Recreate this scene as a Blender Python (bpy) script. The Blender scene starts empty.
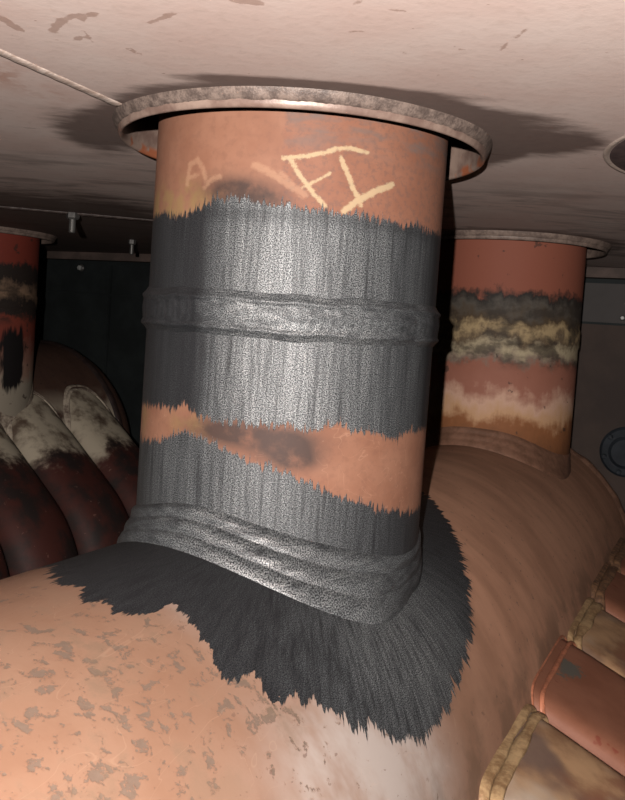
import bpy, math
import numpy as np
from mathutils import Matrix, Vector

# ------------------------------------------------------------------ scale, camera, light
S = 0.057            # outer radius of a riser pipe in metres; all lengths below are in riser radii
Z0 = 8.0             # eye height above the floor, in riser radii
scene = bpy.context.scene
COL = scene.collection
F_PX, PITCH, ROLL, CY, YAW, DIST = 828.52, 0.0505, 0.0689, 365.65, 0.0290, 5.8707

def W(p):
    """riser-radius coordinates (z measured from eye height) -> metres"""
    return Vector((p[0] * S, p[1] * S, (p[2] + Z0) * S))

fw = Vector((math.sin(YAW) * math.cos(PITCH), math.cos(YAW) * math.cos(PITCH), -math.sin(PITCH)))
rt0 = Vector((math.cos(YAW), -math.sin(YAW), 0))
up0 = rt0.cross(fw)
rt = rt0 * math.cos(ROLL) + up0 * math.sin(ROLL)
up = up0 * math.cos(ROLL) - rt0 * math.sin(ROLL)
cam_data = bpy.data.cameras.new('camera')
cam = bpy.data.objects.new('camera', cam_data)
COL.objects.link(cam)
M = Matrix((rt, up, -fw)).transposed().to_4x4()
M.translation = W((0, -DIST, 0))
cam.matrix_world = M
cam_data.sensor_fit = 'VERTICAL'
cam_data.sensor_height = 24.0
cam_data.lens = F_PX / 800 * 24.0
cam_data.shift_y = -(400 - CY) / 800
cam_data.clip_start = 0.01
cam_data.clip_end = 50
scene.camera = cam
scene.cycles.diffuse_bounces = 0     # one hard flash in a sooty space: the photograph's shadows are black

world = bpy.data.worlds.new('world')
scene.world = world
world.use_nodes = True
world.node_tree.nodes['Background'].inputs[0].default_value = (1.0, 0.93, 0.88, 1)
world.node_tree.nodes['Background'].inputs[1].default_value = 0.012

# the photographer's flash lamp, a little behind, above and to the left of the lens
fl = bpy.data.lights.new('phone_flash', 'POINT')
fl.energy = 9.8
fl.color = (1.0, 0.965, 0.925)
fl.shadow_soft_size = 0.0016
flash = bpy.data.objects.new('phone_flash', fl)
COL.objects.link(flash)
flash.location = M.translation - rt * 0.0226 + up * 0.0075 - fw * 0.057

vs = scene.view_settings
vs.view_transform = 'Standard'
vs.look = 'None'
vs.exposure = 0.0
vs.gamma = 1.0
vs.use_curve_mapping = False

# ------------------------------------------------------------------ node helpers
class G:
    """tiny expression builder over a material node tree"""
    def __init__(self, name):
        self.m = bpy.data.materials.new(name)
        self.m.use_nodes = True
        self.t = self.m.node_tree
        self.b = self.t.nodes['Principled BSDF']
        self._obj = None
    def node(self, t):
        return self.t.nodes.new(t)
    def put(self, sock, v):
        if isinstance(v, bpy.types.NodeSocket):
            self.t.links.new(v, sock)
        elif v is not None:
            if sock.type == 'RGBA' and len(v) == 3:
                v = (*v, 1)
            sock.default_value = v
    def attr(self, name, out='Fac'):
        n = self.node('ShaderNodeAttribute')
        n.attribute_name = name
        return n.outputs[out]
    def obj(self):
        if self._obj is None:
            n = self.node('ShaderNodeTexCoord')
            self._obj = self.vscale(n.outputs['Object'], (1 / S,) * 3)
        return self._obj
    def vscale(self, v, s, add=(0, 0, 0)):
        n = self.node('ShaderNodeVectorMath'); n.operation = 'MULTIPLY_ADD'
        self.put(n.inputs[0], v); n.inputs[1].default_value = s; n.inputs[2].default_value = add
        return n.outputs[0]
    def comb(self, x, y, z=0.0):
        n = self.node('ShaderNodeCombineXYZ')
        self.put(n.inputs[0], x); self.put(n.inputs[1], y); self.put(n.inputs[2], z)
        return n.outputs[0]
    def sep(self, v):
        n = self.node('ShaderNodeSeparateXYZ'); self.put(n.inputs[0], v)
        return n.outputs
    def noise(self, vec, scale=1.0, detail=3.0, rough=0.55, dist=0.0):
        n = self.node('ShaderNodeTexNoise')
        self.put(n.inputs['Vector'], vec)
        n.inputs['Scale'].default_value = scale
        n.inputs['Detail'].default_value = detail
        n.inputs['Roughness'].default_value = rough
        n.inputs['Distortion'].default_value = dist
        return n.outputs['Fac']
    def vor(self, vec, scale):
        n = self.node('ShaderNodeTexVoronoi')
        self.put(n.inputs['Vector'], vec); n.inputs['Scale'].default_value = scale
        return n.outputs['Distance']
    def op(self, o, a, b=0.0, c=0.0, clamp=False):
        n = self.node('ShaderNodeMath'); n.operation = o; n.use_clamp = clamp
        self.put(n.inputs[0], a); self.put(n.inputs[1], b); self.put(n.inputs[2], c)
        return n.outputs[0]
    def add(self, a, b): return self.op('ADD', a, b)
    def sub(self, a, b): return self.op('SUBTRACT', a, b)
    def mul(self, a, b): return self.op('MULTIPLY', a, b)
    def mad(self, a, b, c): return self.op('MULTIPLY_ADD', a, b, c)
    def max(self, a, b): return self.op('MAXIMUM', a, b)
    def min(self, a, b): return self.op('MINIMUM', a, b)
    def step(self, x, lo, hi, a=0.0, b=1.0):
        n = self.node('ShaderNodeMapRange'); n.interpolation_type = 'SMOOTHSTEP'
        self.put(n.inputs[0], x)
        n.inputs[1].default_value = lo; n.inputs[2].default_value = hi
        n.inputs[3].default_value = a; n.inputs[4].default_value = b
        return n.outputs[0]
    def mix(self, f, a, b):
        n = self.node('ShaderNodeMix'); n.data_type = 'RGBA'
        self.put(n.inputs[0], f); self.put(n.inputs[6], a); self.put(n.inputs[7], b)
        return n.outputs[2]
    def ramp(self, x, stops, interp='LINEAR'):
        n = self.node('ShaderNodeValToRGB'); self.put(n.inputs[0], x)
        r = n.color_ramp; r.interpolation = interp
        while len(r.elements) < len(stops): r.elements.new(0.5)
        for e, (p, c) in zip(r.elements, stops):
            e.position = p; e.color = (*c, 1)
        return n.outputs[0]
    def bump(self, h, strength=0.3, dist=0.002, normal=None):
        n = self.node('ShaderNodeBump')
        n.inputs['Strength'].default_value = strength
        n.inputs['Distance'].default_value = dist
        self.put(n.inputs['Height'], h)
        if normal is not None: self.put(n.inputs['Normal'], normal)
        return n.outputs[0]
    def done(self, color, rough=0.6, spec=0.4, metal=0.0, normal=None):
        b = self.b
        self.put(b.inputs['Base Color'], color)
        self.put(b.inputs['Roughness'], rough)
        self.put(b.inputs['Specular IOR Level'], spec)
        self.put(b.inputs['Metallic'], metal)
        if normal is not None: self.put(b.inputs['Normal'], normal)
        return self.m

def lin(r, g, b):
    f = lambda c: (c / 255 / 12.92) if c <= 10 else ((c / 255 + 0.055) / 1.055) ** 2.4
    return (f(r), f(g), f(b))

# ------------------------------------------------------------------ mesh helpers
def empty(name, base, label=None, cat=None, group=None):
    o = bpy.data.objects.new(name, None)
    COL.objects.link(o)
    o.empty_display_size = 0.01
    o.location = W(base)
    tag(o, label, cat, group)
    return o

def tag(o, label=None, cat=None, group=None, kind=None):
    if label: o['label'] = label
    if cat: o['category'] = cat
    if group: o['group'] = group
    if kind: o['kind'] = kind
    return o

def mesh(name, verts, faces, mat, parent=None, base=(0, 0, 0), attrs=None, smooth=True):
    v = (np.asarray(verts, float) - np.asarray(base, float)) * S
    me = bpy.data.meshes.new(name)
    faces = np.asarray(faces, np.int32)
    nv, nf, k = len(v), len(faces), faces.shape[1]
    me.vertices.add(nv); me.vertices.foreach_set('co', v.astype(np.float32).ravel())
    me.loops.add(nf * k); me.loops.foreach_set('vertex_index', faces.ravel())
    me.polygons.add(nf)
    me.polygons.foreach_set('loop_start', np.arange(nf, dtype=np.int32) * k)
    me.polygons.foreach_set('use_smooth', np.full(nf, smooth))
    for an, arr in (attrs or {}).items():
        arr = np.asarray(arr, np.float32)
        if arr.ndim == 1 or arr.shape[-1] != 3:
            a = me.attributes.new(an, 'FLOAT', 'POINT'); a.data.foreach_set('value', arr.ravel())
        else:
            a = me.attributes.new(an, 'FLOAT_VECTOR', 'POINT'); a.data.foreach_set('vector', arr.ravel())
    me.update(calc_edges=True)
    me.validate()
    me.materials.append(mat)
    o = bpy.data.objects.new(name, me)
    COL.objects.link(o)
    if parent is not None: o.parent = parent
    else: o.location = W(base)
    return o

def gridfaces(nr, nc, wrap=False):
    r = np.arange(nr - 1)[:, None]; c = np.arange(nc if wrap else nc - 1)[None]
    c2 = (c + 1) % nc
    return np.stack([r * nc + c, r * nc + c2, (r + 1) * nc + c2, (r + 1) * nc + c], -1).reshape(-1, 4)

def surf(name, P, mat, parent=None, base=(0, 0, 0), wrap=False, flip=False, attrs=None):
    nr, nc = P.shape[:2]
    f = gridfaces(nr, nc, wrap)
    if flip: f = f[:, ::-1]
    at = {k: (v.reshape(-1, 3) if v.ndim == 3 else v.reshape(-1)) for k, v in (attrs or {}).items()}
    return mesh(name, P.reshape(-1, 3), f, mat, parent, base, at)

class Wob:
    """smooth pseudo-random function of one or two variables, made of sines"""
    def __init__(self, seed, f, n=10):
        r = np.random.RandomState(seed)
        a = r.rand(n) * 6.283
        k = f * (0.4 + r.rand(n) * 1.2)
        self.kx, self.ky, self.ph = k * np.cos(a), k * np.sin(a), r.rand(n) * 6.283
    def __call__(self, x, y=0.0):
        x = np.asarray(x, float); y = np.asarray(y, float) + 0 * x
        s = sum(np.sin(kx * x + ky * y + p) for kx, ky, p in zip(self.kx, self.ky, self.ph))
        return s / math.sqrt(len(self.ph))

def wob_round(seed, fmax, n=10):
    """periodic wobble over an angle"""
    r = np.random.RandomState(seed)
    k = r.randint(max(1, fmax // 3), fmax + 1, n); p = r.rand(n) * 6.283
    return lambda a: sum(np.sin(kk * a + pp) for kk, pp in zip(k, p)) / math.sqrt(n)

def seg_dist(u, v, pts):
    dmin = np.full(u.shape, 1e3)
    for (ax, ay), (bx, by) in zip(pts[:-1], pts[1:]):
        dx, dy = bx - ax, by - ay
        t = np.clip(((u - ax) * dx + (v - ay) * dy) / (dx * dx + dy * dy + 1e-9), 0, 1)
        dmin = np.minimum(dmin, np.hypot(u - ax - t * dx, v - ay - t * dy))
    return dmin

def box_part(name, lo, hi, mat, parent=None, base=(0, 0, 0), frame=None, bev=0.02):
    """bevelled box; frame = (origin, ex, ey) maps local xyz to the place"""
    import bmesh
    bm = bmesh.new()
    bmesh.ops.create_cube(bm, size=1)
    for v in bm.verts:
        v.co = Vector([lo[i] + (v.co[i] + 0.5) * (hi[i] - lo[i]) for i in range(3)])
    bmesh.ops.bevel(bm, geom=bm.edges[:], offset=bev, segments=2, affect='EDGES')
    if frame:
        o, ex, ey = [np.array(q, float) for q in frame]
        for v in bm.verts:
            v.co = Vector(o + ex * v.co.x + ey * v.co.y + np.array([0, 0, 1.0]) * v.co.z)
    for v in bm.verts: v.co = (v.co - Vector(base)) * S
    me = bpy.data.meshes.new(name); bm.to_mesh(me); bm.free()
    me.materials.append(mat)
    o = bpy.data.objects.new(name, me); COL.objects.link(o)
    if parent is not None: o.parent = parent
    else: o.location = W(base)
    return o

# ------------------------------------------------------------------ layout (riser radii)
PSI = 0.4947
D2 = np.array([math.sin(PSI), math.cos(PSI)])           # along the headers
N2 = np.array([math.cos(PSI), -math.sin(PSI)])          # across them, to the right
RH, ZH = 1.7773, -3.1613                                # near header
ZC = 1.27                                               # underside of the ceiling plate
ZRIM = 1.169                                            # lower rim of a sleeve
RC = 1.2226                                             # sleeve bore
C_MAIN = np.array([0.0, 0.0])
C_SEC = 6.0221 * D2
C_LEFT = np.array([-5.7, 9.4])
OFF_L, RH_L = float(C_LEFT @ N2) - 1.15, 2.35
T_WALL = 9.6
def at(t, n, z): return np.array([t * D2[0] + n * N2[0], t * D2[1] + n * N2[1], z])

# ------------------------------------------------------------------ materials
ORANGE = lin(214, 140, 108)

def coat(g, vec, stretch_vec, graph, wb=0.35):
    """black brushed-on coat with graphite sheen: colour, roughness, bump height"""
    fine = g.noise(vec, 140, 2, 0.75)
    streak = g.noise(stretch_vec, 1.0, 3, 0.65)
    broad = g.noise(stretch_vec, 0.33, 2, 0.5)
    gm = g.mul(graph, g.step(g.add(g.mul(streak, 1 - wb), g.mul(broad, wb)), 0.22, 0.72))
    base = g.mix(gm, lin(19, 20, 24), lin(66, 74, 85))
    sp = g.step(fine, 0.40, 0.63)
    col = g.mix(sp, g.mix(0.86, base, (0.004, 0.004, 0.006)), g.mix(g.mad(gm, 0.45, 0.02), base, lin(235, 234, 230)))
    h = g.add(g.mul(fine, 0.5), g.mul(streak, 0.6))
    return col, h, gm

def mat_main_riser():
    g = G('orange_primer_and_black_coat')
    uv = g.attr('suv', 'Vector')
    s = g.sep(uv); u, v = s[0], s[1]
    # primer
    n1 = g.noise(uv, 3.0, 4)
    n2 = g.noise(uv, 26, 3, 0.7)
    prim = g.mix(g.step(n1, 0.3, 0.7), lin(138, 93, 73), lin(152, 107, 86))
    prim = g.mix(g.mul(g.step(g.noise(uv, 18, 5, 0.7), 0.46, 0.66), 0.35), prim, lin(124, 86, 70))
    # rusty, speckled right side above the coat
    side = g.mul(g.step(g.add(u, g.mul(g.sub(g.noise(uv, 14, 3), 0.5), 0.05)), -0.13, -0.10), g.step(v, 0.2, 0.3))
    sp = g.mul(side, g.step(n2, 0.47, 0.64))
    prim = g.mix(g.mul(side, 0.35), prim, lin(140, 90, 72))
    prim = g.mix(g.mul(sp, 0.65), prim, lin(120, 88, 76))
    band = g.mul(side, g.step(v, 0.95, 1.12))
    prim = g.mix(g.mul(band, g.step(g.noise(g.vscale(uv, (3, 9, 1)), 1, 4, 0.6), 0.42, 0.66)), prim, lin(118, 96, 88))
    # fine scratches in the lower window
    scr = g.step(g.op('ABSOLUTE', g.sub(g.noise(uv, 5.5, 2, 0.5, 0.6), 0.5)), 0.0, 0.006, 1, 0)
    prim = g.mix(g.mul(g.mul(scr, 0.25), g.step(v, 0.1, 0.0)), prim, lin(200, 156, 130))
    # olive-cream scorching and blurred sooty smears
    olive = g.mul(g.attr('olive'), g.step(g.noise(uv, 7, 4, 0.6), 0.35, 0.6))
    prim = g.mix(g.mul(olive, 0.85), prim, lin(146, 116, 78))
    smear = g.mul(g.attr('smear'), g.step(g.noise(uv, 6, 4, 0.6), 0.10, 0.55))
    prim = g.mix(g.mul(smear, 0.92), prim, lin(60, 48, 45))
    # chalk strokes
    rub = g.noise(g.vscale(uv, (26, 34, 1)), 1.0, 4, 0.8)
    ck = g.step(g.add(g.attr('chalk'), g.mul(g.sub(rub, 0.5), 0.045)), -0.006, 0.008)
    prim = g.mix(g.mul(ck, 0.62), prim, lin(204, 180, 142))
    fk = g.mul(g.step(g.add(g.attr('chalk_faint'), g.mul(g.sub(rub, 0.5), 0.06)), -0.012, 0.012), 0.28)
    prim = g.mix(fk, prim, lin(204, 160, 128))
    # the coat with its ragged brushed edges
    sv = g.vscale(uv, (44, 2.4, 1))
    col, h, gm = coat(g, uv, sv, g.attr('graph'))
    jag = g.add(g.mul(g.sub(g.noise(g.vscale(uv, (42, 3.0, 1)), 1.0, 3, 0.75), 0.5), g.mad(g.noise(uv, 7, 2), 0.42, 0.02)),
                g.mul(g.sub(g.noise(g.vscale(uv, (60, 22, 1)), 1.0, 2), 0.5), 0.06))
    mask = g.step(g.add(g.attr('sd'), jag), -0.006, 0.010)
    # thin dragged-out film just outside the edge
    film = g.mul(g.step(g.add(g.attr('sd'), g.mul(jag, 1.9)), -0.01, 0.05), 0.22)
    base = g.mix(film, prim, lin(70, 60, 58))
    color = g.mix(mask, base, col)
    rough = g.mad(mask, -0.09, 0.66)
    spec = g.mad(mask, 0.15, 0.30)
    hh = g.add(g.mul(h, g.mad(mask, 0.95, 0.05)), g.mul(mask, 0.5))
    return g.done(color, rough, spec, g.mul(g.mul(mask, gm), 0.5), g.bump(hh, 0.5, 0.0004))

def mat_coat_weld():
    g = G('black_coated_weld')
    uv = g.attr('suv', 'Vector')
    sv = g.vscale(uv, (9, 22.0, 1))
    col, h, gm = coat(g, uv, sv, g.attr('graph'))
    return g.done(col, 0.56, 0.40, g.mul(gm, 0.5), g.bump(h, 0.5, 0.0004))

def mat_header(name, seed=0.0, soot_and_dimming=False):
    g = G(name)
    uv = g.vscale(g.attr('suv', 'Vector'), (1, 1, 1), (seed, seed * 0.7, seed))
    s = g.sep(g.attr('suv', 'Vector')); t = s[0]
    n1 = g.noise(uv, 1.7, 5, 0.6)
    n2 = g.noise(uv, 5.0, 5, 0.65)
    n3 = g.noise(uv, 22, 4, 0.7)
    col = g.mix(g.step(n1, 0.3, 0.7), lin(143, 105, 84), lin(157, 120, 99))
    col = g.mix(g.mul(g.step(n2, 0.52, 0.72), 0.45), col, lin(136, 102, 83))
    # dusty brown run towards the back, its colour lightened against the flash falloff
    brown = g.mul(g.step(g.add(t, g.mul(g.sub(n1, 0.5), 1.2)), -0.8, 1.2), 0.88)
    along = g.noise(g.vscale(uv, (2.6, 1.0, 1)), 1.0, 5, 0.62, 0.3)
    dust_lightened = g.mix(g.step(along, 0.32, 0.68), lin(172, 124, 99), lin(202, 149, 121))
    col = g.mix(brown, col, dust_lightened)
    # rubbed pale patch
    pale = g.mul(g.attr('pale'), g.step(g.noise(g.vscale(uv, (3.0, 2.0, 1)), 1.0, 4, 0.6), 0.18, 0.62))
    col = g.mix(g.mul(pale, 0.9), col, lin(190, 174, 166))
    # flaked patches showing grey-brown scale
    fl = g.add(g.noise(uv, 10.0, 7, 0.74, 0.25), g.mul(g.attr('flake'), 0.095))
    core = g.step(fl, 0.632, 0.662)
    edge = g.step(fl, 0.612, 0.640)
    col = g.mix(g.mul(edge, 0.35), col, lin(160, 110, 84))
    col = g.mix(g.mul(core, 0.78), col, g.mix(n3, lin(92, 78, 68), lin(130, 114, 102)))
    cloud = g.mul(g.step(g.noise(uv, 3.4, 6, 0.66), 0.50, 0.66), g.attr('flake'))
    col = g.mix(g.mul(cloud, 0.5), col, lin(122, 100, 82))
    # small chips
    ch = g.step(g.noise(g.vscale(uv, (10, 16, 1)), 1.0, 3, 0.6), 0.665, 0.70)
    col = g.mix(g.mul(ch, 0.6), col, lin(116, 86, 74))
    # light scratches
    scr = g.step(g.op('ABSOLUTE', g.sub(g.noise(g.vscale(uv, (1.5, 4.5, 1)), 1.0, 2, 0.4, 1.0), 0.5)), 0.0, 0.004, 1, 0)
    col = g.mix(g.mul(scr, 0.10), col, lin(220, 180, 150))
    if soot_and_dimming:
        col = g.mix(0.85, col, lin(58, 42, 40))  # even darkening painted in for the flash falling off at far left
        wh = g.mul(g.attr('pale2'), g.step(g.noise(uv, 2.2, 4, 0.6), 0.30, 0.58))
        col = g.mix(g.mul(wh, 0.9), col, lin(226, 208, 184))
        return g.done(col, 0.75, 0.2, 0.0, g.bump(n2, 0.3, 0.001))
    # grimy strip beside the tube welds
    gr = g.mul(g.attr('grime'), g.step(g.noise(uv, 2.6, 4, 0.6), 0.42, 0.60))
    col = g.mix(g.mul(gr, 0.5), col, lin(104, 82, 66))
    # black brushed coat, strokes fanning out from the riser's foot
    pol = g.attr('pol', 'Vector')
    p3 = g.sep(pol)
    fan = g.vscale(pol, (64, 64, 5.0))
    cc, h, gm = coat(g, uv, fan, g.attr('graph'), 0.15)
    jag = g.add(g.mul(g.sub(g.noise(g.vscale(pol, (34, 34, 1.6)), 1.0, 3, 0.78), 0.5), g.mad(g.noise(g.vscale(pol, (5, 5, 1)), 1.0, 2), 0.5, 0.08)),
                g.mul(g.sub(g.noise(uv, 34, 2), 0.5), 0.05))
    mask = g.step(g.add(g.attr('sd'), jag), -0.008, 0.012)
    film = g.mul(g.step(g.add(g.attr('sd'), g.mul(jag, 1.7)), -0.02, 0.06), 0.16)
    col = g.mix(film, col, lin(90, 72, 66))
    col = g.mix(mask, col, cc)
    hh = g.add(g.mul(mask, g.mul(h, 1.2)), g.add(g.mul(n3, 0.15), g.mul(core, -0.35)))
    return g.done(col, g.mad(mask, 0.0, 0.62), g.mad(mask, -0.12, 0.32), g.mul(g.mul(mask, gm), 0.5),
                  g.bump(hh, 0.5, 0.0005))

def mat_band_riser(name, stops, seed, darken=0.0):
    """old primer with scorched bands running round the girth weld"""
    g = G(name)
    uv = g.attr('suv', 'Vector')
    w = g.vscale(uv, (1, 1, 1), (seed, seed, seed))
    v = g.sep(uv)[1]
    n1 = g.noise(w, 3.2, 5, 0.62)
    n2 = g.noise(g.vscale(w, (9, 1.5, 1)), 1.0, 3, 0.6)
    vv = g.add(v, g.add(g.mul(g.sub(n1, 0.5), 0.62), g.mul(g.sub(n2, 0.5), 0.26)))
    x = g.mad(vv, 1 / 2.9, 1.5 / 2.9)
    col = g.ramp(x, [((p + 1.5) / 2.9, c) for p, c in stops])
    patch = g.mul(g.step(g.noise(g.vscale(w, (2.6, 4.0, 1)), 1.0, 5, 0.6), 0.44, 0.60), g.mul(g.step(v, -0.45, -0.25), g.step(v, 0.62, 0.45)))
    col = g.mix(g.mul(patch, 0.75), col, lin(58, 50, 44))
    spot = g.mul(g.step(g.noise(w, 5.5, 3, 0.5), 0.66, 0.70), 0.7)
    col = g.mix(spot, col, lin(70, 56, 50))
    blk = g.step(g.add(g.attr('blob'), g.mul(g.sub(n2, 0.5), 0.3)), -0.02, 0.04)
    col = g.mix(blk, col, lin(28, 27, 28))
    if darken: col = g.mix(darken, col, lin(40, 26, 24))  # even darker tint over the whole riser colour
    return g.done(col, 0.7, 0.25, 0.0, g.bump(g.add(n1, g.mul(blk, 0.2)), 0.25, 0.001))

def mat_weld(name, a, b, seed=0.0, rough=0.55, metal=0.0, freq=8.0):
    g = G(name)
    o = g.vscale(g.obj(), (1, 1, 1), (seed,) * 3)
    n = g.noise(o, freq, 5, 0.65)
    f = g.noise(o, freq * 5, 3, 0.6)
    col = g.mix(g.step(g.add(g.mul(n, 0.7), g.mul(f, 0.3)), 0.38, 0.62), a, b)
    return g.done(col, rough, 0.5, metal, g.bump(f, 0.35, 0.0006))

def mat_tube(name, kind, seed):
    g = G(name)
    uv = g.attr('suv', 'Vector')          # x: distance from the weld, y: round the tube
    w = g.vscale(uv, (1, 1, 1), (seed, seed * 1.3, seed))
    x = g.sep(uv)[0]
    n1 = g.noise(w, 2.4, 5, 0.6)
    n2 = g.noise(w, 9.0, 4, 0.65)
    col = g.mix(g.step(n1, 0.3, 0.7), lin(130, 82, 62), lin(148, 97, 76))
    if kind == 'orange':
        fleck = g.step(g.noise(g.vscale(w, (5, 8, 1)), 1.0, 3, 0.5), 0.69, 0.72)
        col = g.mix(g.mul(fleck, 0.7), col, lin(120, 52, 40))
        pt = g.step(g.add(g.attr('chip'), g.mul(g.sub(g.noise(w, 12.0, 4, 0.7), 0.5), 0.38)), -0.01, 0.015)
        col = g.mix(pt, col, lin(98, 92, 84))
    elif kind == 'burnt':
        near = g.step(g.add(x, g.mul(g.sub(n1, 0.5), 1.5)), 0.70, 0.10)
        cream = g.mix(g.step(n1, 0.34, 0.66), lin(190, 148, 112), lin(140, 102, 76))
        cream = g.mix(g.mul(g.step(g.noise(w, 1.6, 3, 0.5), 0.48, 0.66), 0.75), cream, lin(100, 82, 80))
        cream = g.mix(g.mul(g.step(g.noise(w, 1.3, 3, 0.5), 0.50, 0.68), 0.8), cream, lin(206, 184, 166))
        col = g.mix(near, col, cream)
    elif kind == 'dark':
        col = g.mix(g.step(n1, 0.40, 0.62), lin(84, 46, 40), lin(52, 42, 40))
        near = g.step(g.add(x, g.mul(g.sub(n1, 0.5), 1.4)), 0.62, 0.25)
        white = g.mix(g.step(n1, 0.42, 0.66), lin(214, 196, 172), lin(110, 90, 76))
        col = g.mix(near, col, white)
        sp = g.step(n2, 0.66, 0.72)
        col = g.mix(g.mul(sp, 0.5), col, lin(160, 120, 105))
    return g.done(col, 0.6, 0.3, 0.0, g.bump(n2, 0.2, 0.0008))

def mat_ceiling():
    g = G('faded_ceiling_plate')
    uv = g.attr('suv', 'Vector')
    n1 = g.noise(uv, 1.1, 5, 0.6)
    n2 = g.noise(g.vscale(uv, (0.7, 2.2, 1)), 1.0, 6, 0.62, 0.3)
    n3 = g.noise(uv, 14, 4, 0.65)
    col = g.mix(g.step(n1, 0.3, 0.7), lin(234, 202, 190), lin(242, 216, 205))
    col = g.mix(g.mul(g.step(n3, 0.5, 0.7), 0.16), col, lin(186, 160, 144))
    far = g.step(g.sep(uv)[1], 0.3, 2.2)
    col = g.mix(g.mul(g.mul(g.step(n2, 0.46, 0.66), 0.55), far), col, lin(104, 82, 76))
    st = g.add(g.attr('soot_and_dimming'), g.mul(g.sub(g.noise(g.vscale(uv, (2.4, 6.0, 1)), 1.0, 6, 0.66), 0.5), 1.0))
    col = g.mix(g.mul(g.step(st, 0.22, 0.80), 0.90), col, g.mix(n3, lin(92, 74, 69), lin(124, 104, 96)))
    # thin dark drag marks
    dm = g.step(g.noise(g.vscale(uv, (1.1, 6.5, 1)), 1.0, 4, 0.6), 0.66, 0.70)
    col = g.mix(g.mul(g.mul(dm, 0.6), g.step(g.sep(uv)[1], -0.9, 0.4)), col, lin(88, 58, 48))
    mk = g.step(g.add(g.attr('mark'), g.mul(g.sub(n3, 0.5), 0.05)), -0.004, 0.006)
    col = g.mix(g.mul(mk, 0.50), col, lin(150, 104, 82))
    st2 = g.mul(g.attr('stain'), g.step(g.noise(uv, 6, 4, 0.6), 0.42, 0.6))
    col = g.mix(g.mul(st2, 0.6), col, lin(186, 124, 98))
    bits = g.step(g.noise(g.vscale(uv, (11, 17, 1)), 1.0, 2, 0.5), 0.74, 0.77)
    col = g.mix(g.mul(bits, 0.6), col, lin(150, 104, 84))
    return g.done(col, 0.62, 0.3, 0.0, g.bump(n3, 0.08, 0.001))

def mat_plain(name, c, c2=None, freq=3.0, rough=0.7, metal=0.0):
    g = G(name)
    n = g.noise(g.obj(), freq, 5, 0.62)
    return g.done(g.mix(g.step(n, 0.35, 0.65), c, c2 or tuple(x * 0.75 for x in c)), rough, 0.3, metal,
                  g.bump(n, 0.15, 0.001))

# ------------------------------------------------------------------ ceiling
HOLES = [C_MAIN, C_SEC, C_LEFT]
CAP_C = np.array([3.25, -0.72])

def adj(p):      # marks measured on a plate at 1.30, carried to ZC
    k = ZC / 1.30
    return (p[0] * k, (p[1] + DIST) * k - DIST)

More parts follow.
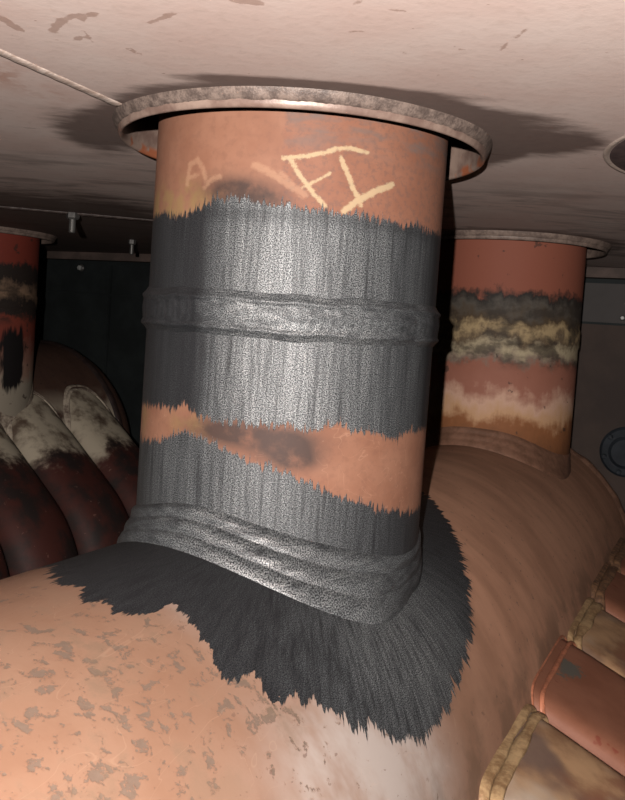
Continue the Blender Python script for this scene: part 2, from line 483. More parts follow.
def build_ceiling():
    xs = np.unique(np.concatenate([np.linspace(-30, -3.2, 40), np.arange(-3.2, 4.0, 0.03), np.linspace(4.0, 16, 24)]))
    ys = np.unique(np.concatenate([np.linspace(-14, -4.0, 20), np.arange(-4.0, 2.6, 0.03), np.linspace(2.6, 26, 48)]))
    # extra lines round the far openings
    for c in (C_SEC, C_LEFT):
        xs = np.unique(np.concatenate([xs, np.arange(c[0] - 1.5, c[0] + 1.5, 0.08)]))
        ys = np.unique(np.concatenate([ys, np.arange(c[1] - 1.5, c[1] + 1.5, 0.08)]))
    X, Y = np.meshgrid(xs, ys)
    P = np.stack([X, Y, np.full_like(X, ZC)], -1)
    f = gridfaces(len(ys), len(xs))
    fc = P.reshape(-1, 3)[f].mean(1)[:, :2]
    keep = (fc @ D2) < T_WALL + 0.3
    for c in HOLES:
        keep &= np.hypot(*(fc - c).T) > 1.27
    f = f[keep][:, ::-1]
    r = np.hypot(X, Y); a = np.arctan2(Y, X)
    gs = lambda cx, cy, sx, sy, k=1.0: k * np.exp(-((X - cx) / sx) ** 2 - ((Y - cy) / sy) ** 2)
    soot_and_dimming = np.clip((1.58 - r) / 0.28, 0, 1) * 0.85
    soot_and_dimming += gs(1.45, -0.45, 0.42, 0.50, 1.0) + gs(1.1, -1.0, 0.35, 0.22, 0.6) + gs(1.75, -0.55, 0.3, 0.25, 0.5)
    soot_and_dimming += gs(0.1, -1.36, 0.75, 0.09, 0.8) + gs(-1.55, 0.35, 0.28, 0.75, 1.0) + gs(0.75, -1.2, 0.3, 0.15, 0.5)
    for c in (C_SEC, C_LEFT):
        soot_and_dimming += np.clip((1.8 - np.hypot(X - c[0], Y - c[1])) / 0.4, 0, 1) * 0.6
    soot_and_dimming += 0.85 * np.clip((Y - 2.2) / 2.5, 0, 1) * np.clip((-0.8 - X) / 1.5, 0, 1)
    soot_and_dimming = np.clip(soot_and_dimming, 0, 1.1)
    marks = [[(-1.424, -1.966), (-1.385, -1.806)], [(-1.227, -1.828), (-1.135, -1.991), (-1.042, -2.073), (-1.039, -2.012)],
             [(-0.998, -2.07), (-0.952, -2.116)], [(-1.078, -1.874), (-1.054, -1.699)], [(-1.141, -1.722), (-1.109, -1.772)],
             [(-0.9, -1.661), (-0.856, -1.579)], [(-0.727, -2.043), (-0.593, -2.193)], [(-0.32, -2.394), (-0.226, -2.382)],
             [(0.294, -2.437), (0.379, -2.411)], [(0.171, -2.443), (0.194, -2.5)], [(0.172, -2.13), (0.237, -2.157)],
             [(0.864, -2.052), (0.903, -2.319)], [(0.659, -2.045), (0.702, -2.013)], [(0.423, -1.918), (0.455, -1.897)],
             [(0.675, -1.569), (0.633, -1.693)]]
    wid = [.026, .022, .016, .012, .02, .018, .016, .03, .012, .012, .010, .010, .012, .012, .008]
    mk = np.full(X.shape, -1.0)
    for m, w in zip(marks, wid):
        mk = np.maximum(mk, w - seg_dist(X, Y, [adj(p) for p in m]))
    stain = gs(-1.75, -1.15, 0.16, 0.30) + gs(-1.55, -0.75, 0.12, 0.2, 0.6)
    uv = np.stack([X, Y, 0 * X], -1)
    o = mesh('ceiling', P.reshape(-1, 3), f, mat_ceiling(), None, (0, 0, ZC),
             {'suv': uv.reshape(-1, 3), 'soot_and_dimming': soot_and_dimming.ravel(), 'mark': mk.ravel(), 'stain': stain.ravel()})
    return tag(o, 'pale scuffed steel plate overhead with sooty marks round its openings', kind='structure')

def bead_along(name, pts, rad, mat, parent, base, seed=1, side=0.6, ripple=0.12, closed=False, nseg=10, freq=40.0, attrs=False):
    """weld bead swept along 3-D points, half sunk in what it is laid on"""
    pts = np.asarray(pts, float)
    k = len(pts)
    nx = np.roll(pts, -1, 0) - np.roll(pts, 1, 0)
    if not closed: nx[0] = pts[1] - pts[0]; nx[-1] = pts[-1] - pts[-2]
    tan = nx / np.linalg.norm(nx, axis=1)[:, None]
    upv = np.array([0, 0, 1.0])
    sd = np.cross(tan, upv); ln = np.linalg.norm(sd, axis=1)[:, None]
    sd = np.where(ln > 1e-3, sd / np.maximum(ln, 1e-6), np.array([1.0, 0, 0]))
    nn = np.cross(sd, tan)
    dl = np.concatenate([[0], np.cumsum(np.linalg.norm(np.diff(pts, axis=0), axis=1))])
    wv = Wob(seed, 9)
    a = np.linspace(0, 2 * np.pi, nseg, endpoint=False)
    r = rad * (1 + ripple * np.sin(freq * dl)[:, None] + 0.16 * wv(dl)[:, None] + 0 * a[None])
    P = pts[:, None] + sd[:, None] * (r * np.cos(a))[..., None] + nn[:, None] * (side * r * np.sin(a))[..., None]
    if closed: P = np.concatenate([P, P[:1]], 0)
    return surf(name, P, mat, parent, base, wrap=True)

ceil = build_ceiling()
SEAM = mat_weld('faded_seam_weld', lin(176, 150, 136), lin(212, 190, 178), 1.0)
sa, sb = np.array(adj((-1.61, -1.43))), np.array(adj((-1.20, -0.53)))
sd_ = (sb - sa) / np.linalg.norm(sb - sa)
pts = [np.append(sa + sd_ * q, ZC) for q in np.arange(-3.5, float(np.linalg.norm(sb - sa)) + 0.02, 0.02)]
bead_along('weld_seam', pts, 0.042, SEAM, ceil, (0, 0, ZC), 3, 0.28, 0.05)
SEAMD = mat_weld('sooty_seam_weld', lin(70, 58, 55), lin(96, 82, 77), 4.0)
q0, q1 = np.array([-6.2, 5.0]), np.array([-1.6, 5.75])
pts = [np.append(q0 + (q1 - q0) * q, ZC) for q in np.linspace(0, 1, 120)]
bead_along('weld_seam', pts, 0.05, SEAMD, ceil, (0, 0, ZC), 5, 0.5)

# ------------------------------------------------------------------ sleeves in the ceiling
def sleeve(c, label, mats, seed, dense):
    base = (c[0], c[1], ZC)
    e = empty('pipe_sleeve', base, label, 'pipe sleeve', 'sleeves in the ceiling plate')
    na = 360 if dense else 120
    A = np.linspace(0, 2 * np.pi, na, endpoint=False)
    prof = [(RC, ZC + 3.2), (RC, ZC + 1.0), (RC, ZRIM + 0.03), (RC + 0.006, ZRIM + 0.008), (RC + 0.022, ZRIM), (RC + 0.032, ZRIM + 0.006),
            (RC + 0.040, ZRIM + 0.03), (RC + 0.044, ZC + 0.05), (RC + 0.044, ZC + 3.2)]
    P = np.array([[(c[0] + r * math.cos(a), c[1] + r * math.sin(a), z) for a in A] for r, z in prof])
    surf('sleeve_wall', P, mats[0], e, base, wrap=True)
    w1, w2 = wob_round(seed, 60), wob_round(seed + 1, 9)
    th = np.linspace(0, 1, 9)
    rows = []
    rip = np.abs(np.sin(A * 74 + 1.2 * w2(A)))
    for q in th:
        wd = 0.048 + 0.005 * w2(A)
        r = RC + 0.034 + q * wd
        bulge = math.sin(math.pi * (0.15 + 0.85 * q) ** 1.0) if q < 1 else 0
        z = (ZC - 0.055 * (1 - q) - 0.014 * bulge - bulge * (0.006 * rip + 0.003 * w1(A))) + 0.004 * (q == 1)
        rows.append(np.stack([c[0] + r * np.cos(A), c[1] + r * np.sin(A), z], -1))
    surf('weld_bead', np.array(rows), mats[1], e, base, wrap=True)
    return e

SLV = mat_weld('bare_sleeve_steel', lin(150, 124, 114), lin(196, 170, 156), 2.0, 0.42, 0.15, 5.0)
SLVW = mat_weld('sleeve_weld', lin(92, 78, 72), lin(138, 119, 109), 7.0, 0.5, 0.1, 16.0)
SLVD = mat_weld('old_sleeve_steel', lin(110, 92, 84), lin(150, 128, 116), 3.0)

def mat_sleeve_main():
    g = G('sleeve_steel_with_primer')
    o = g.obj()
    n = g.noise(o, 5, 5, 0.6)
    f = g.noise(o, 24, 3, 0.6)
    col = g.mix(g.step(n, 0.36, 0.62), lin(126, 101, 91), lin(160, 135, 122))
    s = g.sep(o)
    rust = g.mul(g.step(g.noise(o, 2.6, 4, 0.55), 0.50, 0.56), g.step(s[2], -0.02, -0.06))
    rust = g.mul(rust, g.step(s[1], -0.5, 0.0))
    col = g.mix(rust, col, lin(170, 100, 70))
    return g.done(col, 0.42, 0.5, 0.1, g.bump(f, 0.2, 0.0006))
sleeve(C_MAIN, 'welded steel sleeve in the ceiling around the black-coated riser pipe', (mat_sleeve_main(), SLVW), 11, True)
sleeve(C_SEC, 'steel sleeve in the ceiling around the scorched orange riser at right', (SLVD, SLVD), 21, False)
sleeve(C_LEFT, 'dim steel sleeve in the ceiling around the riser at far left', (SLVD, SLVD), 31, False)

# capped opening at the right edge of the picture
def capped_opening():
    base = (CAP_C[0], CAP_C[1], ZC)
    e = empty('capped_opening', base, 'dark sooty round cap set in the ceiling at the right edge', 'ceiling cap')
    A = np.linspace(0, 2 * np.pi, 180, endpoint=False)
    prof = [(1.315, ZC + 0.002), (1.305, ZC - 0.008), (1.29, ZC - 0.010), (1.27, ZC - 0.002)]
    P = np.array([[(CAP_C[0] + r * math.cos(a), CAP_C[1] + r * math.sin(a), z) for a in A] for r, z in prof])
    surf('rim', P, mat_weld('cap_rim_paint', lin(196, 172, 158), lin(212, 190, 176), 5.0), e, base, wrap=True)
    prof = [(1.268, ZC - 0.004), (1.24, ZC - 0.010), (0.8, ZC - 0.012), (0.02, ZC - 0.013)]
    P = np.array([[(CAP_C[0] + r * math.cos(a), CAP_C[1] + r * math.sin(a), z) for a in A] for r, z in prof])
    surf('cap_plate', P, mat_weld('sooty_cap', lin(66, 56, 58), lin(96, 80, 78), 6.0, 0.6, 0.0, 5.0), e, base, wrap=True)
capped_opening()

# ------------------------------------------------------------------ headers
def header(name, label, off, rh, t0, t1, mat, dense, attrs_fn, base_t=0.0, wcol=((96, 68, 54), (126, 92, 74))):
    base = tuple(at(base_t, off, ZH - rh))
    e = empty(name, base, label, 'header pipe', 'horizontal header pipes')
    if dense:
        ts = np.concatenate([np.linspace(t0, -3.6, 14), np.arange(-3.55, 2.6, 0.025), np.linspace(2.65, t1, 70)])
        an = np.concatenate([np.arange(-0.75, 1.75, 0.0135), np.linspace(1.78, 2 * np.pi - 0.78, 60)])
    else:
        ts = np.linspace(t0, t1, 90); an = np.linspace(0, 2 * np.pi, 120, endpoint=False)
    def ring(t, r):
        return np.stack([t * D2[0] + (off + r * np.sin(an)) * N2[0], t * D2[1] + (off + r * np.sin(an)) * N2[1], ZH + r * np.cos(an)], -1)
    rows = [ring(t, rh) for t in ts]
    tt = list(ts)
    P = np.array(rows)
    TT, AA = np.meshgrid(np.array(tt), an, indexing='ij')
    AW = np.where(AA > np.pi, AA - 2 * np.pi, AA)
    uv = np.stack([TT, AW * rh, 0 * TT], -1)
    at_ = {'suv': uv}; at_.update(attrs_fn(TT, AW))
    surf('pipe_wall', P, mat, e, base, wrap=True, attrs=at_)
    # dished end closing the far end, with its girth weld
    capr = [(t1 + 0.02, rh)] + [(t1 + 0.55 * rh * math.sin(q), rh * math.cos(q)) for q in np.linspace(0.05, 1.55, 14)]
    capP = np.array([ring(t, r) for t, r in capr])
    z = np.zeros(capP.shape[:2])
    ca = {'suv': np.stack([np.array([c[0] for c in capr])[:, None] + z, an[None] * rh + z, z], -1)}
    for k, v in attrs_fn(z + t1 + 0.5, z + 3.0).items(): ca[k] = v
    surf('end_cap', capP, mat, e, base, wrap=True, attrs=ca)
    bp = ring(t1, rh + 0.0)
    A2 = np.linspace(0, 2 * np.pi, 160, endpoint=False)
    prof = [(-0.09, 0.0), (-0.05, 0.035), (0.0, 0.05), (0.05, 0.035), (0.09, 0.0)]
    wb = wob_round(5, 40)
    WP = []
    for dt, dr in prof:
        r = rh + dr * (1 + 0.2 * wb(A2))
        WP.append(np.stack([(t1 + dt) * D2[0] + (off + r * np.sin(A2)) * N2[0], (t1 + dt) * D2[1] + (off + r * np.sin(A2)) * N2[1], ZH + r * np.cos(A2)], -1))
    surf('weld_bead', np.array(WP), mat_weld('header_girth_weld', lin(*wcol[0]), lin(*wcol[1]), 9.0), e, base, wrap=True)
    return e

BLOB = [(-1.711, -0.286), (-2.059, -0.055), (-2.054, -0.003), (-2.142, 0.079), (-2.15, 0.118), (-2.071, 0.114), (-2.142, 0.174), (-2.115, 0.223),
        (-2.01, 0.243), (-1.875, 0.235), (-1.806, 0.24), (-1.852, 0.296), (-1.908, 0.356), (-1.953, 0.412), (-2.017, 0.475), (-2.034, 0.518),
        (-1.967, 0.544), (-1.861, 0.544), (-1.898, 0.597), (-1.926, 0.668), (-1.825, 0.635), (-1.765, 0.650), (-1.699, 0.666), (-1.653, 0.71),
        (-1.567, 0.742), (-1.52, 0.791), (-1.447, 0.834), (-1.315, 0.857), (-1.238, 0.907), (-1.164, 0.934), (-1.009, 0.963), (-0.933, 0.997),
        (-0.81, 0.994), (-0.585, 0.997), (-0.315, 0.97), (-0.011, 0.94), (0.289, 0.899), (0.655, 0.788), (1.008, 0.667), (1.405, 0.51),
        (1.653, 0.39), (1.877, 0.277), (1.95, 0.0), (1.5, -0.7), (0.6, -0.95), (-0.4, -0.95), (-1.3, -0.7)]

def main_attrs(T, A):
    s = A * RH
    r = np.hypot(T, s); th = np.arctan2(s, T)
    b = np.array(BLOB); bth = np.arctan2(b[:, 1] * RH, b[:, 0]); br = np.hypot(b[:, 0], b[:, 1] * RH)
    o = np.argsort(bth)
    rho = np.interp(th, bth[o], br[o], period=2 * np.pi)
    gs = lambda t, a, st, sa, k=1.0: k * np.exp(-((T - t) / st) ** 2 - ((A - a) / sa) ** 2)
    pale = gs(-1.72, 0.94, 0.46, 0.24, 1.5) + gs(-1.15, 1.08, 0.38, 0.18, 1.1) + gs(-1.78, 0.34, 0.13, 0.13, 0.8) + gs(-1.05, 0.93, 0.2, 0.12, 0.5)
    flake = gs(-2.5, 0.35, 0.75, 0.42) + gs(-1.95, 0.62, 0.25, 0.14, 0.8) + gs(-3.3, 0.6, 0.6, 0.4, 0.7)
    grime = np.clip((A - 1.02) / 0.16, 0, 1) * (A < 1.9)
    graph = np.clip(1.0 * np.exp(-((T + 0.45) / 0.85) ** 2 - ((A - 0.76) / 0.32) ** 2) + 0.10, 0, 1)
    return {'sd': rho - r, 'pol': np.stack([np.cos(th), np.sin(th), r], -1), 'pale': np.clip(pale, 0, 1),
            'flake': np.clip(flake, 0, 1), 'grime': grime, 'graph': graph, 'pale2': 0 * T}

def left_attrs(T, A):
    z = 0 * T
    return {'sd': z - 1, 'pol': np.stack([z, z, z], -1), 'pale': z, 'flake': z + 0.3, 'grime': z, 'graph': z,
            'pale2': np.clip((A - 0.85) / 0.3, 0, 1) * (A < 2.2)}

header('header_pipe', 'orange horizontal header pipe in front, black coat brushed round the riser foot', 0.0, RH, -9.0, 7.25,
       mat_header('flaking_orange_header_paint'), True, main_attrs)
header('header_pipe', 'header pipe painted dark for light falloff, with whitish tube joints at far left', OFF_L, RH_L, -4.0, 8.4,
       mat_header('falloff_dark_header_paint', 5.0, True), False, left_attrs, 5.57, ((46, 34, 32), (62, 46, 42)))

# ------------------------------------------------------------------ risers
EDGE_TOP = [(-1.6, .64), (-1.179, 0.639), (-1.017, 0.644), (-0.877, 0.61), (-0.725, 0.628), (-0.602, 0.667), (-0.529, 0.702), (-0.392, 0.714), (-0.295, 0.698),
            (-0.22, 0.683), (-0.142, 0.675), (-0.055, 0.692), (0.005, 0.673), (0.093, 0.662), (0.151, 0.679), (0.213, 0.661), (0.275, 0.656),
            (0.37, 0.672), (0.474, 0.655), (0.586, 0.657), (0.717, 0.638), (0.812, 0.675), (0.936, 0.654), (1.185, 0.661), (1.6, 0.65)]
EDGE_BOT = [(-1.6, -.62), (-1.396, -0.638), (-1.081, -0.594), (-0.921, -0.6), (-0.753, -0.592), (-0.665, -0.551), (-0.62, -0.589), (-0.466, -0.62),
            (-0.33, -0.636), (-0.205, -0.624), (-0.084, -0.631), (0.033, -0.605), (0.124, -0.63), (0.203, -0.639), (0.243, -0.595),
            (0.338, -0.593), (0.442, -0.634), (0.551, -0.635), (0.677, -0.669), (0.773, -0.692), (0.878, -0.653), (1.017, -0.657), (1.6, -0.67)]
EDGE_LOW = [(-1.6, -.85), (-1.398, -0.852), (-1.042, -0.824), (-0.838, -0.793), (-0.739, -0.741), (-0.61, -0.711), (-0.493, -0.733), (-0.387, -0.762),
            (-0.319, -0.797), (-0.222, -0.835), (-0.129, -0.856), (-0.039, -0.867), (0.053, -0.903), (0.144, -0.929), (0.239, -0.974),
            (0.338, -1.017), (0.441, -1.049), (0.552, -1.067), (0.679, -1.114), (0.828, -1.144), (1.001, -1.182), (1.6, -1.2)]
CHALK = [([(-0.113, 0.948), (-0.015, 0.96), (0.129, 0.995), (0.187, 1.024), (0.277, 1.041), (0.388, 1.027)], .013),
         ([(-0.072, 0.939), (-0.008, 0.857), (0.069, 0.764), (0.151, 0.69)], .014),
         ([(0.014, 0.789), (0.082, 0.823), (0.167, 0.883)], .009),
         ([(0.226, 0.977), (0.277, 0.884), (0.328, 0.791), (0.373, 0.72)], .016),
         ([(0.268, 0.673), (0.363, 0.754), (0.481, 0.822), (0.582, 0.867)], .020)]
FAINT = [([(-0.769, 0.795), (-0.752, 0.915), (-0.691, 0.941), (-0.636, 0.89), (-0.615, 0.829)], .016), ([(-0.764, 0.837), (-0.675, 0.85)], .012),
         ([(-0.611, 0.775), (-0.561, 0.827), (-0.503, 0.832)], .014), ([(-0.278, 0.902), (-0.185, 0.864), (-0.062, 0.795), (0.029, 0.744)], .020),
         ([(-0.12, 0.86), (-0.05, 0.80), (0.0, 0.75)], .014)]

def riser_attrs_main(U, V):
    e = lambda E: np.interp(U, [p[0] for p in E], [p[1] for p in E], period=2 * np.pi)
    top, bot, low = e(EDGE_TOP), e(EDGE_BOT), e(EDGE_LOW)
    sd = np.maximum(np.minimum(top - V, V - bot), low - V)
    gs = lambda u, v, su, sv, k=1.0: k * np.exp(-((U - u) / su) ** 2 - ((V - v) / sv) ** 2)
    smear = gs(-0.42, 0.75, 0.20, 0.085, 1.2) + gs(-0.25, 0.71, 0.16, 0.07, 1.2) + gs(-0.36, -0.68, 0.26, 0.09, 1.2) + gs(0.02, -0.72, 0.22, 0.10, 1.3) + gs(0.08, -0.82, 0.13, 0.06, 1.0)
    olive = gs(-0.80, 0.70, 0.28, 0.10, 1.3) + gs(-1.15, 0.69, 0.25, 0.10, 1.3) + gs(-1.2, -0.68, 0.10, 0.12, 0.8) + gs(-0.62, -0.67, 0.16, 0.07)
    ch = np.full(U.shape, -1.0); fa = np.full(U.shape, -1.0)
    for p, w in CHALK: ch = np.maximum(ch, w - seg_dist(U, V, p))
    for p, w in FAINT: fa = np.maximum(fa, w - seg_dist(U, V, p))
    st = lambda x, a, b: np.clip((x - a) / (b - a), 0, 1)
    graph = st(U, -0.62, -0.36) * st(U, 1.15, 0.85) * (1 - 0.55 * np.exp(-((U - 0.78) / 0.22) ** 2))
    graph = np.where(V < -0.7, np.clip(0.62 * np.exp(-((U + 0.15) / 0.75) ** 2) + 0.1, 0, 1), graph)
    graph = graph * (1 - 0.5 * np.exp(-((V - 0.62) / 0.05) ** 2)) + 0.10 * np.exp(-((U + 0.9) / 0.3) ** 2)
    return {'sd': sd, 'smear': np.clip(smear, 0, 1), 'olive': np.clip(olive, 0, 1), 'chalk': ch, 'chalk_faint': fa, 'graph': np.clip(graph, 0, 1)}

def riser(label, c, off, rh, mats, dense, attrs_fn, seed, bead_h, foot_r):
    zb = ZH + rh
    base = (c[0], c[1], zb)
    e = empty('riser_pipe', base, label, 'riser pipe', 'vertical riser pipes')
    na = 520 if dense else 140
    U = np.linspace(-np.pi, np.pi, na, endpoint=False)
    vs_ = np.concatenate([np.linspace(zb - (0.75 if abs(float(c @ N2) - off) < 0.1 else 2.0), -1.32, 24), np.arange(-1.30, 1.25, 0.011 if dense else 0.04), np.linspace(1.26, 4.0, 6)])
    UU, VV = np.meshgrid(U, vs_)
    pos = lambda r, u, z: np.stack([c[0] + r * np.sin(u), c[1] - r * np.cos(u), z + 0 * u], -1)
    P = pos(1.0, UU, VV)
    a = {'suv': np.stack([UU, VV, 0 * UU], -1)}; a.update(attrs_fn(UU, VV))
    surf('pipe_wall', P, mats[0], e, base, wrap=True, attrs=a)
    # girth weld: a broad cap with a ridge along either edge
    nb = 40 if dense else 14
    zq = np.linspace(-1, 1, nb)
    w1, w2, w3 = wob_round(seed, 70, 16), wob_round(seed + 1, 7), wob_round(seed + 2, 25)
    ctr = BEADZ + 0.004 * w2(U)
    hw = 0.140 + 0.005 * w3(U)
    Q, UB = np.meshgrid(zq, U, indexing='ij')
    shape = 0.80 * (1 - np.abs(Q) ** 3) + 0.42 * np.exp(-((Q + 0.66) / 0.11) ** 2) + 0.40 * np.exp(-((Q - 0.62) / 0.12) ** 2) \
        + 0.10 * np.exp(-((Q - 0.05) / 0.2) ** 2)
    rip = 0.06 * np.sin(UB * 96 + 5 * np.abs(Q) + 2 * w2(UB)) + 0.05 * w1(UB + 0.03 * Q)
    R = 1.0 + bead_h * shape * (1 + 0.6 * rip * np.exp(-Q ** 4)) * (1 + 0.03 * w3(UB))
    ZB = ctr[None] + hw[None] * Q + 0.004 * np.sin(UB * 39 + 1) * (1 - Q ** 2)
    R[0] = 0.995; R[-1] = 0.995
    g = attrs_fn(UB, 0 * UB).get('graph', 0 * UB)
    surf('girth_weld', pos(R, UB, ZB), mats[1], e, base, wrap=True, attrs={'suv': np.stack([UB, ZB, 0 * UB], -1), 'graph': g, 'blob': 0 * UB - 1})
    # foot weld: several passes laid over one another in the saddle
    nb = 44 if dense else 16
    q = np.linspace(0, 1, nb)
    Q, UF = np.meshgrid(q, U, indexing='ij')
    dn = float(c @ N2) - off
    zsad = lambda rr, u: ZH + np.sqrt(np.maximum(rh ** 2 - (dn + rr * (np.sin(u) * N2[0] - np.cos(u) * N2[1])) ** 2, 0.05))
    wide = 0.225 + 0.012 * w2(UF)
    flare = foot_r * (1 + 1.7 * np.exp(-((UF - 0.15) / 0.62) ** 2))
    flare = flare * (1 - 0.65 * np.clip((UF - 0.55) / 0.5, 0, 1) * (UF < 2.4))
    rr = 1.0 + flare * Q ** 1.15
    zz = zsad(rr, UF) + wide * (1 - Q) ** 1.0
    ridge = 0.028 * np.abs(np.sin(np.pi * 3 * Q + 0.22 * w2(UF))) ** 0.8 * (0.35 + 0.65 * np.exp(-((UF + 0.25) / 0.75) ** 2)) + 0.0015 * w3(UF + 2 * Q) + 0.001 * w1(UF + Q)
    ridge = ridge * np.sin(np.pi * np.clip(Q, 0.03, 1)) ** 0.4 + 0.010 * np.exp(-((Q - 0.12) / 0.10) ** 2)
    if not dense: ridge = ridge * 0.35
    rr = rr + ridge; zz = zz + 0.4 * ridge
    rr[0] = 0.995; zz[-1] = zsad(rr[-1], UF[-1]) - 0.02
    g = np.clip(0.25 + 1.0 * np.exp(-((UF - 0.05) / 0.75) ** 2), 0, 1)
    surf('foot_weld', pos(rr, UF, zz), mats[2], e, base, wrap=True, flip=True, attrs={'suv': np.stack([UF, zz, 0 * UF], -1), 'graph': g})
    return e

BEADZ = 0.031
CW = mat_coat_weld()
riser('black-coated orange riser pipe in the foreground with chalk marks near its top', C_MAIN, 0.0, RH, (mat_main_riser(), CW, CW), True, riser_attrs_main, 40, 0.038, 0.12)

DK = lin(52, 44, 40)
SEC = [(-1.45, lin(120, 78, 52)), (-1.12, lin(150, 96, 62)), (-0.98, lin(205, 158, 120)), (-0.80, lin(214, 170, 146)), (-0.62, lin(164, 108, 90)),
       (-0.36, lin(158, 102, 84)), (-0.28, lin(140, 118, 104)), (-0.14, lin(186, 168, 138)), (-0.02, lin(104, 86, 68)), (0.10, lin(180, 154, 116)),
       (0.22, lin(84, 68, 52)), (0.36, lin(92, 84, 76)), (0.50, lin(46, 42, 40)), (0.60, lin(150, 88, 70)), (1.35, lin(152, 90, 72))]
LEF = [(-1.45, lin(196, 180, 160)), (-1.2, lin(190, 150, 130)), (-0.6, lin(150, 74, 60)), (-0.30, lin(160, 76, 60)), (-0.2, lin(60, 50, 46)),
       (0.0, DK), (0.15, lin(170, 136, 110)), (0.3, lin(140, 112, 92)), (0.40, DK), (0.62, lin(56, 46, 42)), (0.72, lin(150, 66, 52)), (1.35, lin(156, 68, 54))]
def blob_none(U, V): return {'blob': 0 * U - 1}
def blob_left(U, V):
    d = (np.abs((U - 1.02) / 0.27) ** 3 + np.abs((V + 1.0) / 0.58) ** 3) ** (1 / 3)
    return {'blob': (1 - d) * 0.25}
WFOOT = mat_weld('brown_foot_weld', lin(112, 78, 60), lin(140, 100, 80), 8.0, 0.65, 0.0, 4.0)
MSEC = mat_band_riser('scorched_orange_primer', SEC, 2.0)
MLEF = mat_band_riser('dim_orange_primer', LEF, 7.0, 0.25)
riser('scorched orange riser pipe standing behind, right of the black-coated one', C_SEC, 0.0, RH,
      (MSEC, MSEC, WFOOT), False, blob_none, 50, 0.014, 0.10)
WLEF = mat_weld('pale_foot_weld', lin(120, 100, 88), lin(216, 196, 174), 5.0, 0.7, 0.0, 3.0)
riser('dim orange riser pipe with a black blotch at the far left edge', C_LEFT, OFF_L, RH_L,
      (MLEF, MLEF, WLEF), False, blob_left, 60, 0.014, 0.10)

# ------------------------------------------------------------------ bent tubes leaving the headers
def tube(label, off, rh, t, mat, wmat, group, slope=22.0, a=0.70, b=0.60, lift=0.0, seed=0, weld=0.06, chip=None, sq=3.0):
    """tube leaving the header's right flank, then bending down to the floor"""
    sl = math.radians(slope)
    n0, z0 = 1.47 / 1.7773 * rh + 0.22 * lift, ZH + lift
    dirv = np.array([math.cos(sl), -math.sin(sl)])
    deep = 0.75 if rh < 2 else 1.35
    start = np.array([n0, z0]) - dirv * deep
    path = [(start + dirv * s) for s in np.linspace(0, deep + 1.55, 60)]
    rad = 1.6
    cen = path[-1] + rad * np.array([-math.sin(sl), -math.cos(sl)])
    for q in np.linspace(0, math.pi / 2 - sl, 16)[1:]:
        ang = math.pi / 2 - sl - q
        path.append(cen + rad * np.array([math.cos(ang), math.sin(ang)]))
    last = path[-1]
    for z in np.linspace(last[1], -Z0 + 0.02, 8)[1:]:
        path.append(np.array([last[0], z]))
    path = np.array(path)
    tg = np.gradient(path, axis=0); tg /= np.linalg.norm(tg, axis=1)[:, None]
    nm = np.stack([-tg[:, 1], tg[:, 0]], -1)                 # upward normal in the (n, z) plane
    dl = np.concatenate([[0], np.cumsum(np.linalg.norm(np.diff(path, axis=0), axis=1))])
    th = np.linspace(0, 2 * np.pi, 120, endpoint=False)
    blend = np.clip((dl - deep - 0.25) / 2.5, 0, 1)
    P = np.zeros((len(path), len(th), 3)); UVc = np.zeros_like(P)
    for i in range(len(path)):
        ex = 2 / (sq + (2 - sq) * blend[i])
        kk = 2 / ex; q = 1 / (np.abs(np.cos(th)) ** kk + np.abs(np.sin(th)) ** kk) ** (1 / kk); cu = q * np.cos(th); su = q * np.sin(th)
        nz = path[i] + nm[i] * (b * su)[:, None]
        P[i] = np.stack([(t + a * cu) * D2[0] + (off + nz[:, 0]) * N2[0], (t + a * cu) * D2[1] + (off + nz[:, 0]) * N2[1], nz[:, 1]], -1)
        UVc[i] = np.stack([dl[i] - deep - 0.25 + 0 * th, a * cu, b * su], -1)
    base = tuple(at(t, off + path[-1][0], -Z0))
    e = empty('boiler_tube', base, label, 'boiler tube', group)
    at_ = {'suv': np.stack([UVc[..., 0], UVc[..., 1] + 1.4 * (UVc[..., 2] < 0), 0 * UVc[..., 0]], -1)}
    cx = UVc[..., 0]; cyy = UVc[..., 1]
    at_['chip'] = (0.13 - np.hypot((cx - chip[0]) * 1.4, (cyy - chip[1]) * 0.75)) * np.where(UVc[..., 2] > 0, 1, -1) if chip else 0 * cx - 1
    at_['chip'] = np.where(UVc[..., 2] > 0, at_['chip'], -1)
    surf('tube_wall', P, mat, e, base, wrap=True, flip=True, attrs=at_)
    # weld where tube meets header
    ex = 2 / sq
    cu = np.linspace(-a - 0.01, a + 0.01, 90)
    prof = (1 - np.clip(np.abs(cu) / (a + 0.02), 0, 1) ** sq) ** (1 / sq)
    nrm0 = np.array([math.sin(sl), math.cos(sl)])
    for k, (gr, rr) in enumerate(((-0.01, weld), (0.085, weld * 0.9))):
        su = prof * (b + 0.012)
        o2 = start[None] + nrm0[None] * su[:, None] - np.array([0, ZH])
        bq = o2 @ dirv; cq = (o2 ** 2).sum(1) - rh ** 2
        s = -bq + np.sqrt(np.maximum(bq ** 2 - cq, 0)) + gr
        p2 = o2 + s[:, None] * dirv + np.array([0, ZH])
        pts = np.stack([(t + cu) * D2[0] + (off + p2[:, 0]) * N2[0], (t + cu) * D2[1] + (off + p2[:, 0]) * N2[1], p2[:, 1]], -1)
        bead_along('weld_bead', pts, rr, wmat, e, base, seed + k, 0.38, 0.02, False, 10, 34.0)
    return e

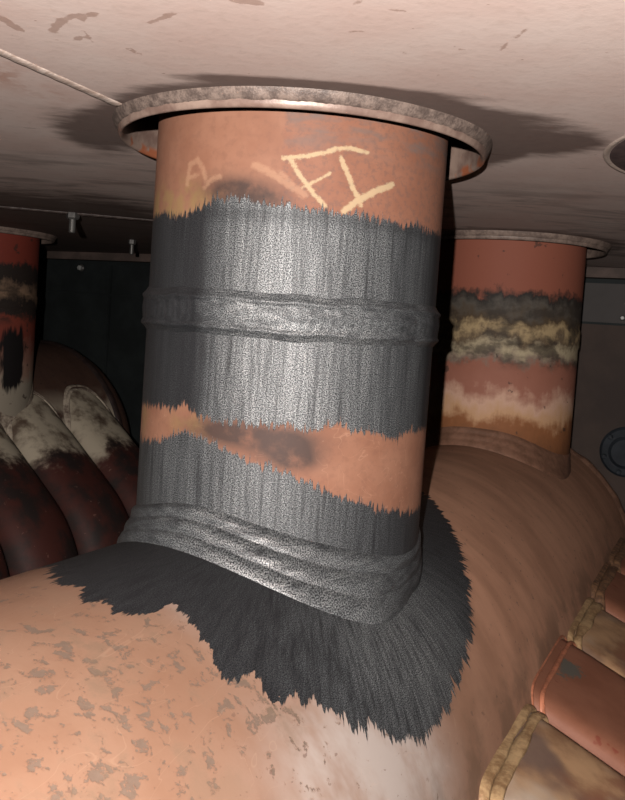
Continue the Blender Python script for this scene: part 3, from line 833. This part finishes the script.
WCRM = mat_weld('cream_tube_weld', lin(140, 106, 74), lin(190, 154, 114), 4.0, 0.55, 0.0, 7.0)
WORG = mat_weld('orange_tube_weld', lin(150, 92, 68), lin(190, 118, 88), 5.0)
WBRN = mat_weld('brown_tube_weld', lin(92, 66, 50), lin(150, 110, 80), 6.0)
TB = [mat_tube('burnt_tube_paint', 'burnt', 3.1), mat_tube('orange_tube_paint', 'orange', 1.7), mat_tube('burnt_tube_paint_dull', 'burnt', 8.4),
      mat_tube('plain_orange_tube_paint', 'orange', 5.2)]
GR = 'tubes along the right flank of the near header'
tube('orange tube on the near side of the scorched cream tube', 0, RH, -1.25, TB[3], WCRM, GR, seed=68, lift=-0.03, sq=9.0, a=0.718)
tube('scorched cream tube at the bottom right corner, below the chipped orange tube', 0, RH, 0.20, TB[0], WCRM, GR, seed=70, lift=-0.03, sq=9.0, a=0.718)
tube('orange tube with a grey chipped patch at lower right', 0, RH, 1.65, TB[1], WORG, GR, seed=72, lift=0.02, weld=0.022, chip=(-0.10, 0.06), sq=9.0, a=0.722)
tube('scorched tube with pale blotches just beyond the chipped orange tube', 0, RH, 3.10, TB[2], WCRM, GR, seed=74, lift=-0.03, sq=9.0, a=0.718)
tube('plain orange tube at right, second beyond the chipped tube', 0, RH, 4.55, TB[3], WBRN, GR, seed=76, lift=0.0, sq=9.0, a=0.718)
tube('dull orange tube at the right edge, third beyond the chipped tube', 0, RH, 6.00, TB[3], WBRN, GR, seed=78, lift=0.0, sq=9.0, a=0.718)
TD = mat_tube('sooty_tube_paint', 'dark', 2.2)
TD2 = mat_tube('sooty_tube_paint_worn', 'dark', 6.3)
GL = 'tubes along the flank of the falloff-dark header'  # this header's dark tone is light falloff painted into its colour
for i, (t, lab) in enumerate([(3.2, 'sooty tube with whitish joint at the left edge, nearest of its row'), (4.65, 'sooty tube second in the row below the far-left riser'),
                              (6.1, 'sooty reddish tube curving down, third in the far-left row'), (7.55, 'farthest sooty tube of the row below the far-left riser')]):
    tube(lab, OFF_L, RH_L, t, TD if i % 2 else TD2, WLEF, GL, slope=38, seed=90 + i * 2, lift=0.55)

# ------------------------------------------------------------------ end wall, strip, studs, floor
FR = (at(T_WALL, 0, 0), np.append(N2, 0), np.append(D2, 0))
WALLM = mat_plain('sooty_wall_steel', lin(44, 48, 48), lin(34, 37, 37), 1.2)
PANA = mat_plain('grey_wall_panel', lin(88, 82, 80), lin(76, 71, 69), 0.8)
PANB = mat_plain('brown_wall_panel', lin(82, 67, 60), lin(68, 56, 51), 0.8)
wall = box_part('wall_back', (-26, 0.10, -Z0), (12, 0.5, ZC - 0.005), WALLM, None, tuple(at(T_WALL, 0, -Z0)), FR, 0.02)
tag(wall, 'dark sooty plate wall behind the pipes', kind='structure')
wb = tuple(at(T_WALL, 0, -Z0))
edges = [-25.9, -20.5, -15.2, -9.9, -4.6, 3.9, 11.9]
for x0, x1 in zip(edges[:-1], edges[1:]):
    box_part('panel', (x0 + .03, 0.0, 0.36), (x1 - .03, 0.14, 1.02), PANA if x0 > -5 else WALLM, wall, wb, FR, 0.02)
    box_part('panel', (x0 + .03, 0.0, -Z0 + .05), (x1 - .03, 0.14, 0.32), PANB if x0 > -5 else WALLM, wall, wb, FR, 0.02)
strip = box_part('trim_1', (-26, -0.25, 1.10), (12, 0.12, ZC - 0.003), mat_plain('strip_steel', lin(120, 100, 92), lin(92, 78, 72), 1.5), None, tuple(at(T_WALL, 0, 1.1)), FR, 0.02)
tag(strip, 'steel strip along the top of the back wall', kind='structure')

STEEL = mat_plain('dull_stud_steel', lin(112, 108, 104), lin(84, 80, 78), 6.0, 0.4, 0.4)
def cyl_part(name, c, ax, r, h, mat, parent, base, n=20, bevel=0.25, six=False):
    """short bevelled round or six-sided piece starting at c and growing along ax"""
    ax = np.array(ax, float); ax /= np.linalg.norm(ax)
    u = np.cross(ax, [0.3, 0.2, 0.9]); u /= np.linalg.norm(u); w = np.cross(ax, u)
    n = 6 if six else n
    A = np.linspace(0, 2 * np.pi, n, endpoint=False)
    bv = bevel * r
    rows = [(0.001 * r, 0), (r, 0), (r, h - bv), (r - bv, h), (0.001 * r, h)]
    P = np.array([[np.array(c) + ax * z + (u * math.cos(a) + w * math.sin(a)) * q for a in A] for q, z in rows])
    o = surf(name, P, mat, parent, base, wrap=True, flip=True)
    o.data.polygons.foreach_set('use_smooth', np.full(len(o.data.polygons), False))
    return o

def stud(label, x, y, ln, r, grp='studs under the ceiling'):
    base = (x, y, ZC)
    e = empty('ceiling_stud', base, label, 'stud', grp)
    cyl_part('nut', (x, y, ZC + 0.005), (0, 0, -1), r * 2.0, ln * 0.35, STEEL, e, base, six=True)
    cyl_part('shank', (x, y, ZC - ln * 0.3), (0, 0, -1), r, ln * 0.7, STEEL, e, base)
stud('steel stud with nut hanging from the dark ceiling at left', -3.05, 5.52, 0.27, 0.045)
stud('small far stud under the ceiling beside the black-coated riser', -2.94, 9.13, 0.26, 0.035)

def wall_bolt(label, nn, z, r, col):
    c = at(T_WALL, nn, z); base = tuple(c)
    e = empty('wall_bolt', base, label, 'bolt', 'bolts on the back wall')
    cyl_part('bolt_head', c, -np.append(D2, 0), r, 0.10, col, e, base, six=True)
    cyl_part('washer', c + np.append(D2, 0) * 0.01, -np.append(D2, 0), r * 1.35, 0.05, STEEL, e, base)
BR = mat_plain('bright_bolt_steel', lin(216, 214, 210), lin(170, 168, 164), 6.0, 0.4, 0.2)
wall_bolt('pale bolt head on the dark back wall at left', -10.79, 0.92, 0.06, BR)
wall_bolt('small bright bolt on the grey wall panel at the right edge', 1.12, 0.45, 0.035, BR)

def handhole():
    c = at(T_WALL, 1.36, -1.78); base = tuple(c)
    e = empty('handhole_cover', base, 'blue-grey round handhole cover on the wall at the right edge', 'handhole cover')
    ax = -np.append(D2, 0)
    m = mat_plain('blue_grey_cover', lin(52, 56, 62), lin(38, 41, 46), 3.0, 0.7)
    cyl_part('flange', c, ax, 0.42, 0.14, m, e, base, 36, 0.1)
    cyl_part('cover_plate', c + ax * 0.13, ax, 0.27, 0.10, m, e, base, 32, 0.2)
    for k in range(6):
        a = k * math.pi / 3 + 0.3
        q = c + ax * 0.13 + np.append(N2, 0) * 0.345 * math.cos(a) + np.array([0, 0, 0.345 * math.sin(a)])
        cyl_part('bolt', q, ax, 0.045, 0.07, m, e, base, six=True)
handhole()

fl_ = box_part('floor', (-30, -16, -Z0 - 0.4), (16, 26, -Z0), mat_plain('dark_floor', lin(58, 50, 46), lin(40, 36, 34), 1.0), None, (0, 0, -Z0), None, 0.02)
tag(fl_, 'dark sooty floor under the pipes', kind='structure')
